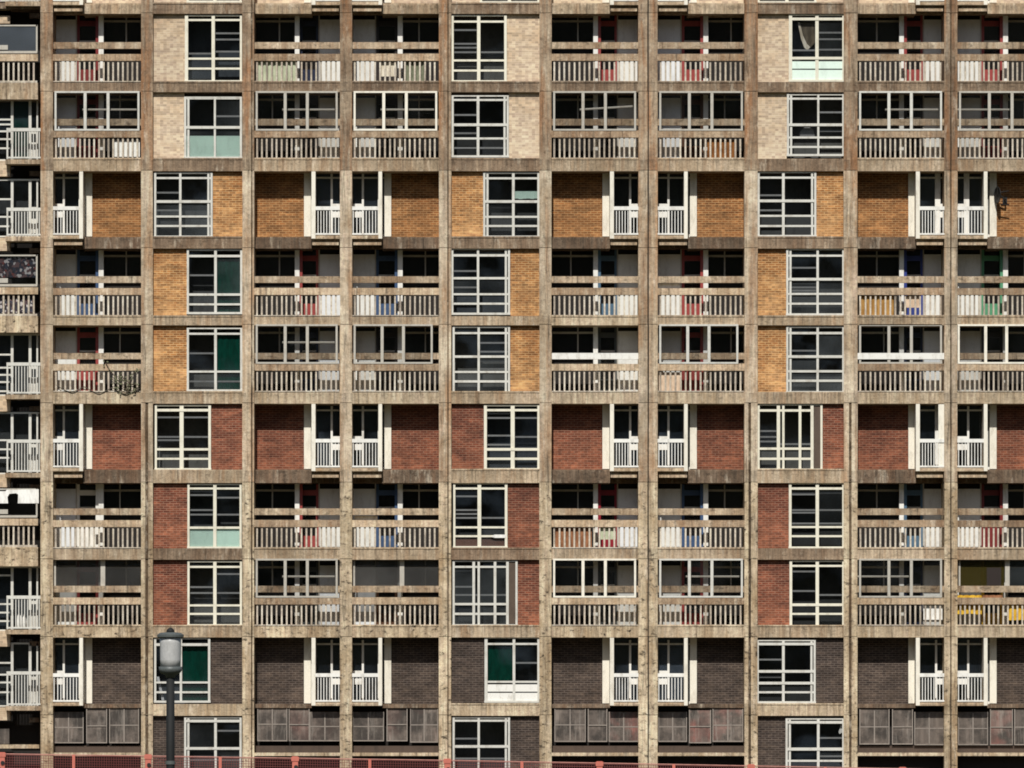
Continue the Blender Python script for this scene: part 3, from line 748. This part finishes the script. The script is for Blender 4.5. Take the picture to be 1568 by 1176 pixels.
# ------------------------------------------------------------------ things on and in the building
def sheet_thing(name, x0, x1, ya, yb, d, mat, label, cat, th=.03, group=None, wav=.0, n=10):
    mb = MB()
    if wav:
        for i in range(n):
            a, e = x0 + (x1 - x0) * i / n, x0 + (x1 - x0) * (i + 1) / n
            k = wav * (1 if i % 2 else -1)
            sag = rng.uniform(-.6, .6)
            A, B = (PX(a), d - k), (PX(e), d + k)
            zt, zb = PZ(ya), PZ(yb + sag)
            mb.v += [(A[0], A[1], zb), (B[0], B[1], zb), (B[0], B[1], zt), (A[0], A[1], zt), (A[0], A[1] + th, zb), (B[0], B[1] + th, zb), (B[0], B[1] + th, zt), (A[0], A[1] + th, zt)]
            q = len(mb.v) - 8
            mb.f += [tuple(q + j for j in w) for w in ((0, 1, 2, 3), (5, 4, 7, 6), (0, 4, 5, 1), (3, 2, 6, 7), (1, 5, 6, 2), (4, 0, 3, 7))]
    else: mb.pb(x0, x1, ya, yb, d, d + th)
    o = mb.build(name, mat); tag(o, label, cat, group); return o
G1 = 'screens and boards behind the balusters'
sheet_thing('privacy_sheet', 392, 454, 93, 124.6, .13, 'cloth_sage', 'long pale sage privacy sheet behind the balusters of the top parapet left of centre', 'privacy sheet', .02, G1, .015, 14)
sheet_thing('board', 583, 607, 96, 117, .13, 'cloth_cream', 'small cream board behind balusters beside grey green netting in the top row', 'board', .03, G1)
sheet_thing('netting', 619, 652, 93, 124.6, .13, 'net_green', 'grey green netting tied behind balusters in the top row', 'netting', .015, G1, .02, 10)
sheet_thing('board', 172, 214, 216, 240, .13, 'panel_white', 'white strip standing in for sunlit back wall behind balusters under the leftmost glazed screen', 'board', .03, G1)  # sunlit back wall put in as a white sheet
sheet_thing('board', 1083, 1128, 214, 242.6, .13, 'cloth_brown', 'dark brown wooden board behind balusters under a glazed screen right of the double pier', 'board', .03, G1)
sheet_thing('privacy_sheet', 1316, 1369, 452, 483.6, .13, 'cloth_tan', 'tan cloth screen behind balusters left of a royal blue door', 'privacy sheet', .02, G1, .015, 12)
sheet_thing('board', 1385, 1410, 453, 471, .12, 'card', 'square beige board behind balusters in front of a royal blue door', 'board', .03, G1)
sheet_thing('board', 850, 906, 808, 838.6, .13, 'cloth_orange', 'orange brown board behind balusters beside a crimson door', 'board', .03, G1)
sheet_thing('board', 918, 943, 808, 826, .12, 'cloth_sage', 'square pale board behind balusters in front of a crimson door', 'board', .03, G1)
sheet_thing('notice_sheet', 1414, 1443, 925, 949, .12, 'white_bag', 'white sheet with a small black spot behind balusters beside the yellow draped balcony', 'sheet', .02, G1)
sheet_thing('blanket', 1466.8, 1504, 911, 940, .17, 'cloth_yellow', 'mustard yellow blanket behind the railing at the right edge beside the pier', 'blanket', .02, None, .02, 8)
sheet_thing('blanket', 1505, 1536, 911, 921, .17, 'cloth_orange', 'orange blanket strip folded over railing at the right edge', 'blanket', .03, None, .01, 6)
sheet_thing('blanket', 1544, 1590, 925, 949, .13, 'cloth_yellow', 'bright yellow blanket hanging behind balusters, cut by the right edge of the photo', 'blanket', .02, None, .02, 8)
sheet_thing('cardboard_sheet', 1009, 1041, 570, 599.6, .13, 'card', 'pinkish beige cardboard sheet behind balusters beside a red door', 'cardboard', .02, G1)
sheet_thing('cloth', 1008.5, 1041, 434, 441.3, .25, 'white_bag', 'narrow white strip standing in for sunlit panel between the rails beside the double pier', 'cloth', .05)  # sunlit strip of the infill panel, put in as a white slab
sheet_thing('cloth', 543, 578, 790, 797, .25, 'cloth_cream', 'narrow cream strip standing in for sunlit panel between the rails beside a blue door', 'cloth', .05)  # pale slab paints the sunlit panel strip seen between the rails
sheet_thing('blind', 332.5, 370, 394, 479, .22, 'cloth_green', 'upper of two dark green blinds filling the right half of ochre brick windows', 'blind', .02, 'dark green blinds', .012, 8)
sheet_thing('blind', 332.5, 370, 512, 598, .22, 'cloth_green', 'lower of two dark green blinds filling the right half of ochre brick windows', 'blind', .02, 'dark green blinds', .012, 8)
sheet_thing('blind', 279, 319, 989, 1074, .22, 'cloth_green', 'dark green blind in window behind the street lamp', 'blind', .02, 'dark green blinds', .012, 8)
sheet_thing('blind', 745, 785, 988, 1044, .22, 'cloth_green', 'dark green blind above a white panel in a dark brick window', 'blind', .02, 'dark green blinds', .012, 8)
sheet_thing('blind', 788, 824, 292, 303.5, .2, 'mint', 'pale mint strip standing in for a reflection, upper right pane of an ochre brick window', 'blind', .02, None, .008, 6)  # greenish pane reflection put in as a mint strip
# torn curtain in the top right window, scrap of curtain at ground floor, slipped curtain by the lamp
def poly_thing(name, pts, d, th, mat, label, cat):
    bm = bmesh.new()
    vs = [bm.verts.new((PX(x), d, PZ(y))) for x, y in pts]; f = bm.faces.new(vs)
    r_ = bmesh.ops.extrude_face_region(bm, geom=[f])
    bmesh.ops.translate(bm, vec=(0, th, 0), verts=[v for v in r_['geom'] if isinstance(v, bmesh.types.BMVert)])
    bmesh.ops.recalc_face_normals(bm, faces=bm.faces)
    me = bpy.data.meshes.new(name); bm.to_mesh(me); me.materials.append(M[mat]); o = bpy.data.objects.new(name, me); col.objects.link(o)
    return tag(o, label, cat)
poly_thing('curtain', [(1222, 33), (1248.5, 33), (1248.5, 64), (1241, 72), (1236, 75), (1231, 66), (1226, 52)], .24, .02, 'cloth_olive', 'torn olive curtain hanging askew in the top right tall window', 'curtain')
poly_thing('curtain', [(1222, 33), (1225, 33), (1230, 53), (1236, 66), (1241, 71), (1237, 76), (1232, 72), (1227, 58)], .21, .012, 'cloth_cream', 'pale lining strip along the torn edge of the olive curtain', 'curtain')
poly_thing('curtain', [(1288, 1108), (1291, 1108), (1291, 1121), (1286, 1124), (1284.5, 1121), (1287, 1114)], .21, .02, 'white_bag', 'small white curtain scrap caught in the ground floor window right of the dark brick', 'curtain')
poly_thing('curtain', [(239, 1036), (243, 1036), (251, 1072), (247, 1072)], .21, .02, 'panel_grey', 'pale strip of slipped curtain in the window left of the lamp pole', 'curtain')
poly_thing('curtain', [(752, 822), (757, 818.5), (775, 818.5), (775, 823.5), (758, 823.5)], .05, .02, 'white_bag', 'white cloth strip caught at the bottom of a red brick window', 'cloth')
poly_thing('pane_reflection', [(1225, 209), (1226, 200), (1232, 193.5), (1240, 193), (1246, 197), (1249, 209)], .3, .2, 'sash', 'grey rounded stand-in for a pane reflection in the window below the torn curtain', 'pane_reflection')  # pane reflection built as a grey domed shape
# end bay things
sheet_thing('curtain', -40, 54, 393, 424, .2, 'patterned', 'patchwork patterned curtain behind the glass at the left edge', 'curtain', .02, None, .02, 16)
sheet_thing('blanket', -10, 50, 451, 478, .18, 'patterned', 'patterned blanket behind balusters at the left edge', 'blanket', .02, None, .02, 12)
poly_thing('banner', [(-40, 752), (8, 752), (10, 750), (59, 749), (59, 770.5), (27, 770.5), (27.5, 757), (24, 755), (14, 756), (11, 761), (12, 770.5), (-40, 771)], .085, .02, 'white_bag', 'white banner with a ragged dark hole across the balcony at the left edge', 'banner')
def bag(x, y0, y1, w):
    mb = MB(); z0, z1 = PZ(y1), PZ(y0); r0 = w / S / 2
    mb.lathe([(r0 * .6, z0), (r0, z0 + .05), (r0 * 1.05, z0 + (z1 - z0) * .5), (r0 * .7, z0 + (z1 - z0) * .8), (r0 * .2, z1 - .03), (r0 * .3, z1)], PX(x), .2, 12)
    return mb.build('plastic_bag', 'white_bag', smooth=True)
tag(bag(28.5, 938, 962, 8), 'left one of two white plastic bags on the white balcony at the left edge', 'bag', 'white bags on the balcony')
tag(bag(36.5, 941, 962, 8), 'right one of two white plastic bags on the white balcony at the left edge', 'bag', 'white bags on the balcony')

# satellite dish on the ochre brick at the right
sd = empty('satellite_dish', (PX(1535, .8), .8, PZ(303, .8)))
tag(sd, 'small dark satellite dish seen edge on against ochre brick at the right edge', 'satellite dish')
def loc(o): return o
mb = MB()
cx, cz = PX(1530, .5) - sd.location.x, PZ(299, .5) - sd.location.z
prof = [(0.29 * i / 5, .08 * (i / 5) ** 2) for i in range(6)]
n = 20
dv = []
for side in (0, .014):
    for rr, h in prof:
        for i in range(n):
            t = 2 * math.pi * i / n
            p = Vector((-h + side, rr * math.cos(t), rr * math.sin(t)))
            p.rotate(Matrix.Rotation(R(18), 3, 'Z'))
            mb.v.append((p.x + cx, p.y - .35, p.z + cz))
k = len(prof) * n
for q in range(len(prof) - 1):
    for i in range(n):
        j = (i + 1) % n
        mb.f.append((q * n + i, q * n + j, (q + 1) * n + j, (q + 1) * n + i))
        mb.f.append((k + q * n + i, k + (q + 1) * n + i, k + (q + 1) * n + j, k + q * n + j))
for i in range(n):
    j = (i + 1) % n; a = (len(prof) - 1) * n
    mb.f.append((a + i, a + j, k + a + j, k + a + i))
mb.build('dish', 'metal_dark', sd, smooth=True)
MB().bar((cx, -.35, cz), (cx + .22, -.3, cz - .14), .03).bar((cx + .22, -.3, cz - .14), (cx + .22, .02, cz - .14), .03).box(cx + .14, cx + .3, -.01, .02, cz - .26, cz - .02).build('wall_bracket', 'metal_dark', sd)
MB().bar((cx - .05, -.35, cz + .02), (cx - .08, -.4, cz + .34), .018).bar((cx, -.37, cz - .3), (cx + .34, -.4, cz - .34), .02).bar((cx + .05, -.37, cz + .1), (cx + .32, -.38, cz + .14), .02).build('feed_arm', 'metal_dark', sd)

# dry climbing plant and looped cable on the parapet at the left
cb = MB(); pts = []
for i in range(41):
    t = i / 40; x = 87 + t * 127
    y = 590 + 9 * abs(math.sin(t * math.pi * 3)) + 5 * t
    pts.append((PX(x), -.04 - .02 * math.sin(i), PZ(y)))
for a, b in zip(pts, pts[1:]): cb.bar(a, b, .016, 5)
tag(cb.build('cable', 'cable'), 'dark cable looped along the foot of the balustrade beside the dry climbing plant', 'cable')
pl = empty('climbing_plant', (PX(190), -.05, PZ(600)))
tag(pl, 'dry straggling climbing plant tangled in the balusters of the left parapet', 'plant')
o_ = pl.location
st = MB(); lf = MB()
stems = [[(162, 556), (168, 566), (176, 577), (186, 590), (196, 600)], [(214, 592), (205, 598), (194, 601), (184, 599)], [(196, 600), (199, 584), (204, 572), (212, 566)], [(176, 577), (188, 578), (200, 588), (212, 590)],
         [(184, 599), (178, 588), (172, 580)], [(196, 600), (192, 584), (184, 572)]]
for sm in stems:
    w = [Vector((PX(x), -.06 + rng.uniform(-.03, .02), PZ(y))) - o_ for x, y in sm]
    for a, b in zip(w, w[1:]):
        st.bar(a, b, .012, 5)
        for _ in range(4):
            p = a.lerp(b, rng.random()) + Vector((rng.uniform(-.08, .08), rng.uniform(-.08, .02), rng.uniform(-.08, .08)))
            u = Vector((rng.uniform(-1, 1), rng.uniform(-.5, .5), rng.uniform(-1, 1))).normalized() * rng.uniform(.03, .055)
            v = u.cross(Vector((rng.uniform(-.3, .3), 1, rng.uniform(-.3, .3)))).normalized() * .03
            lf.quad([p - u, p + v, p + u, p - v])
st.build('stem', 'twig', pl); lf.build('foliage', 'leaf', pl)

# ------------------------------------------------------------------ street lamp in front of the block
ld = -62.0
lx, k = PX(261, ld), (D + ld) / D / S
lamp = empty('street_lamp', (lx, ld, -.3))
tag(lamp, 'black street lamp with frosted drum lantern and flat grey cap', 'street lamp')
def LZ(py): return PZ(py, ld) + .3
base = 0.0
MB().lathe([(.15, 0), (.15, .5), (.115, .6), (.1, LZ(1168)), (.098, LZ(1034))], 0, 0).build('pole', 'lamp_black', lamp, smooth=True)
MB().lathe([(.118, LZ(1170.5)), (.118, LZ(1165))], 0, 0).build('clamp_band', 'lamp_grey', lamp)
MB().lathe([(.1, LZ(1038)), (.12, LZ(1034)), (.22, LZ(1031)), (.27, LZ(1027)), (.275, LZ(1021))], 0, 0).build('collar', 'lamp_grey', lamp, smooth=True)
MB().lathe([(.24, LZ(1021.3)), (.245, LZ(1010)), (.25, LZ(985)), (.255, LZ(975.5))], 0, 0).build('lamp_shade', 'lamp_glass', lamp, smooth=True)
MB().lathe([(.26, LZ(977)), (.315, LZ(975.5)), (.315, LZ(972)), (.25, LZ(969)), (.1, LZ(968))], 0, 0).build('cap', 'lamp_grey', lamp)
MB().lathe([(.1, LZ(968.2)), (.09, LZ(965)), (.05, LZ(962)), (.02, LZ(961))], 0, 0).build('finial', 'lamp_black', lamp, smooth=True)

# ------------------------------------------------------------------ mesh barrier along the foot of the block
fd = -2.6
def gz(x): return -.0165 * (max(-60, min(60, x)) + 17.5)
posts = [-228, 3, 227, 452, 685, 918, 1150, 1382, 1614]
where = ['cut by the left edge of the photo', 'leftmost in front of the cream corner pier', 'behind the lamp pole', 'right of the lamp under the left sheeted openings', 'below the window left of centre', 'under the double pier', 'right of the double pier', 'at the right end, barely showing']
def toprow(x): return 1153.5 + max(0, x) * .0145 if x < 700 else 1163.6 + (x - 700) * .0185
for i in range(len(posts) - 1):
    a, b = posts[i], posts[i + 1]
    X0, X1 = PX(a, fd), PX(b, fd)
    bar = empty('barrier', (X0, fd, gz(X0)))
    lab = ['long red mesh barrier panel with orange post, cut by the left edge', 'red mesh barrier panel with orange posts below the pale corner pier', 'red mesh barrier panel crossed by the lamp pole',
           'red mesh barrier panel below the sheeted openings just right of the lamp pole', 'red mesh barrier panel below the ground floor window left of the middle', 'red mesh barrier panel ending near the double pier',
           'red mesh barrier panel running right from the double pier', 'low red mesh barrier panel at the bottom right, barely showing'][i]
    tag(bar, lab, 'barrier', 'mesh barriers along the foot of the block')
    Lw = X1 - X0; z0 = PZ(toprow(a), fd) - gz(X0); z1 = PZ(toprow(b), fd) - gz(X0)
    g1 = gz(X1) - gz(X0)
    zt = lambda t: z0 + (z1 - z0) * t
    zb = lambda t: g1 * t + .08
    me = MB(); nn = int(Lw / .085)
    for q in range(nn + 1):
        t = q / nn; x = .1 + (Lw - .2) * t
        me.bar((x, 0, zb(t)), (x, 0, zt(t) - .06), .011, 4)
    h = .08
    zz = .06
    while zz < z0 - .1:
        me.bar((.1, -.02, zt(0) - zz), (Lw - .1, -.02, zt(1) - zz), .011, 4); zz += .085
    me.build('mesh', 'barrier_mesh', bar)
    MB().bar((.05, 0, zt(0) - .02), (Lw - .05, 0, zt(1) - .02), .018).build('top_rail', 'barrier_rail', bar)
    ps = MB().box(-.1, .1, -.06, .06, 0, z0 + .04).box(-.13, .13, -.08, .08, z0 - .12, z0 + .02)
    ps.build('post', 'barrier', bar)
    MB().bar((.03, -.1, z0 - .32), (.03, -.07, z0 - .32), .07, 10).build('knob', 'metal_dark', bar)
    MB().box(Lw * .49 - .05, Lw * .49 + .05, -.04, .04, g1 * .5, zt(.49) - .01).build('post', 'barrier', bar)
    MB().box(-.25, .25, -.35, .35, 0, .09).build('foot', 'metal_dark', bar)

# ------------------------------------------------------------------ ground
def sheet(name, xs, ys, dz, mat):
    v, f = [], []
    for y in ys:
        for x in xs: v.append((x, y, gz(x) + dz))
    n = len(xs)
    for j in range(len(ys) - 1):
        for i in range(n - 1): f.append((j * n + i, j * n + i + 1, (j + 1) * n + i + 1, (j + 1) * n + i))
    me = bpy.data.meshes.new(name); me.from_pydata(v, [], f); me.materials.append(M[mat])
    o = bpy.data.objects.new(name, me); col.objects.link(o); o['kind'] = 'structure'; return o
sheet('ground', [-3000, -60, -30, 0, 30, 60, 3000], [-3000, -400, -200, -100, -30, 0, 40, 3000], -.02, 'grass')
sheet('pavement', [-60, -30, 0, 30, 60], [-9, -4, 1.5], .02, 'paving')

# the unseen wooded hillside added behind the camera to block low sky and darken pane reflections
v, f = [], []
nx, ny = 61, 9
for j in range(ny):
    for i in range(nx):
        x = -900 + 1800 * i / (nx - 1); t = j / (ny - 1)
        rid = 1 + .16 * math.sin(i * .7) + .1 * math.sin(i * 1.9 + 1) + .05 * math.sin(i * 4.1)
        v.append((x, -330 - 320 * t, -8 + 150 * (math.sin(t * math.pi / 2) ** 1.3) * rid + rng.uniform(-4, 4)))
for j in range(ny - 1):
    for i in range(nx - 1): f.append((j * nx + i, (j + 1) * nx + i, (j + 1) * nx + i + 1, j * nx + i + 1))
me = bpy.data.meshes.new('unseen_hills'); me.from_pydata(v, [], f); me.materials.append(M['added_hill'])
ho = bpy.data.objects.new('unseen_hills', me); col.objects.link(ho); ho['kind'] = 'structure'
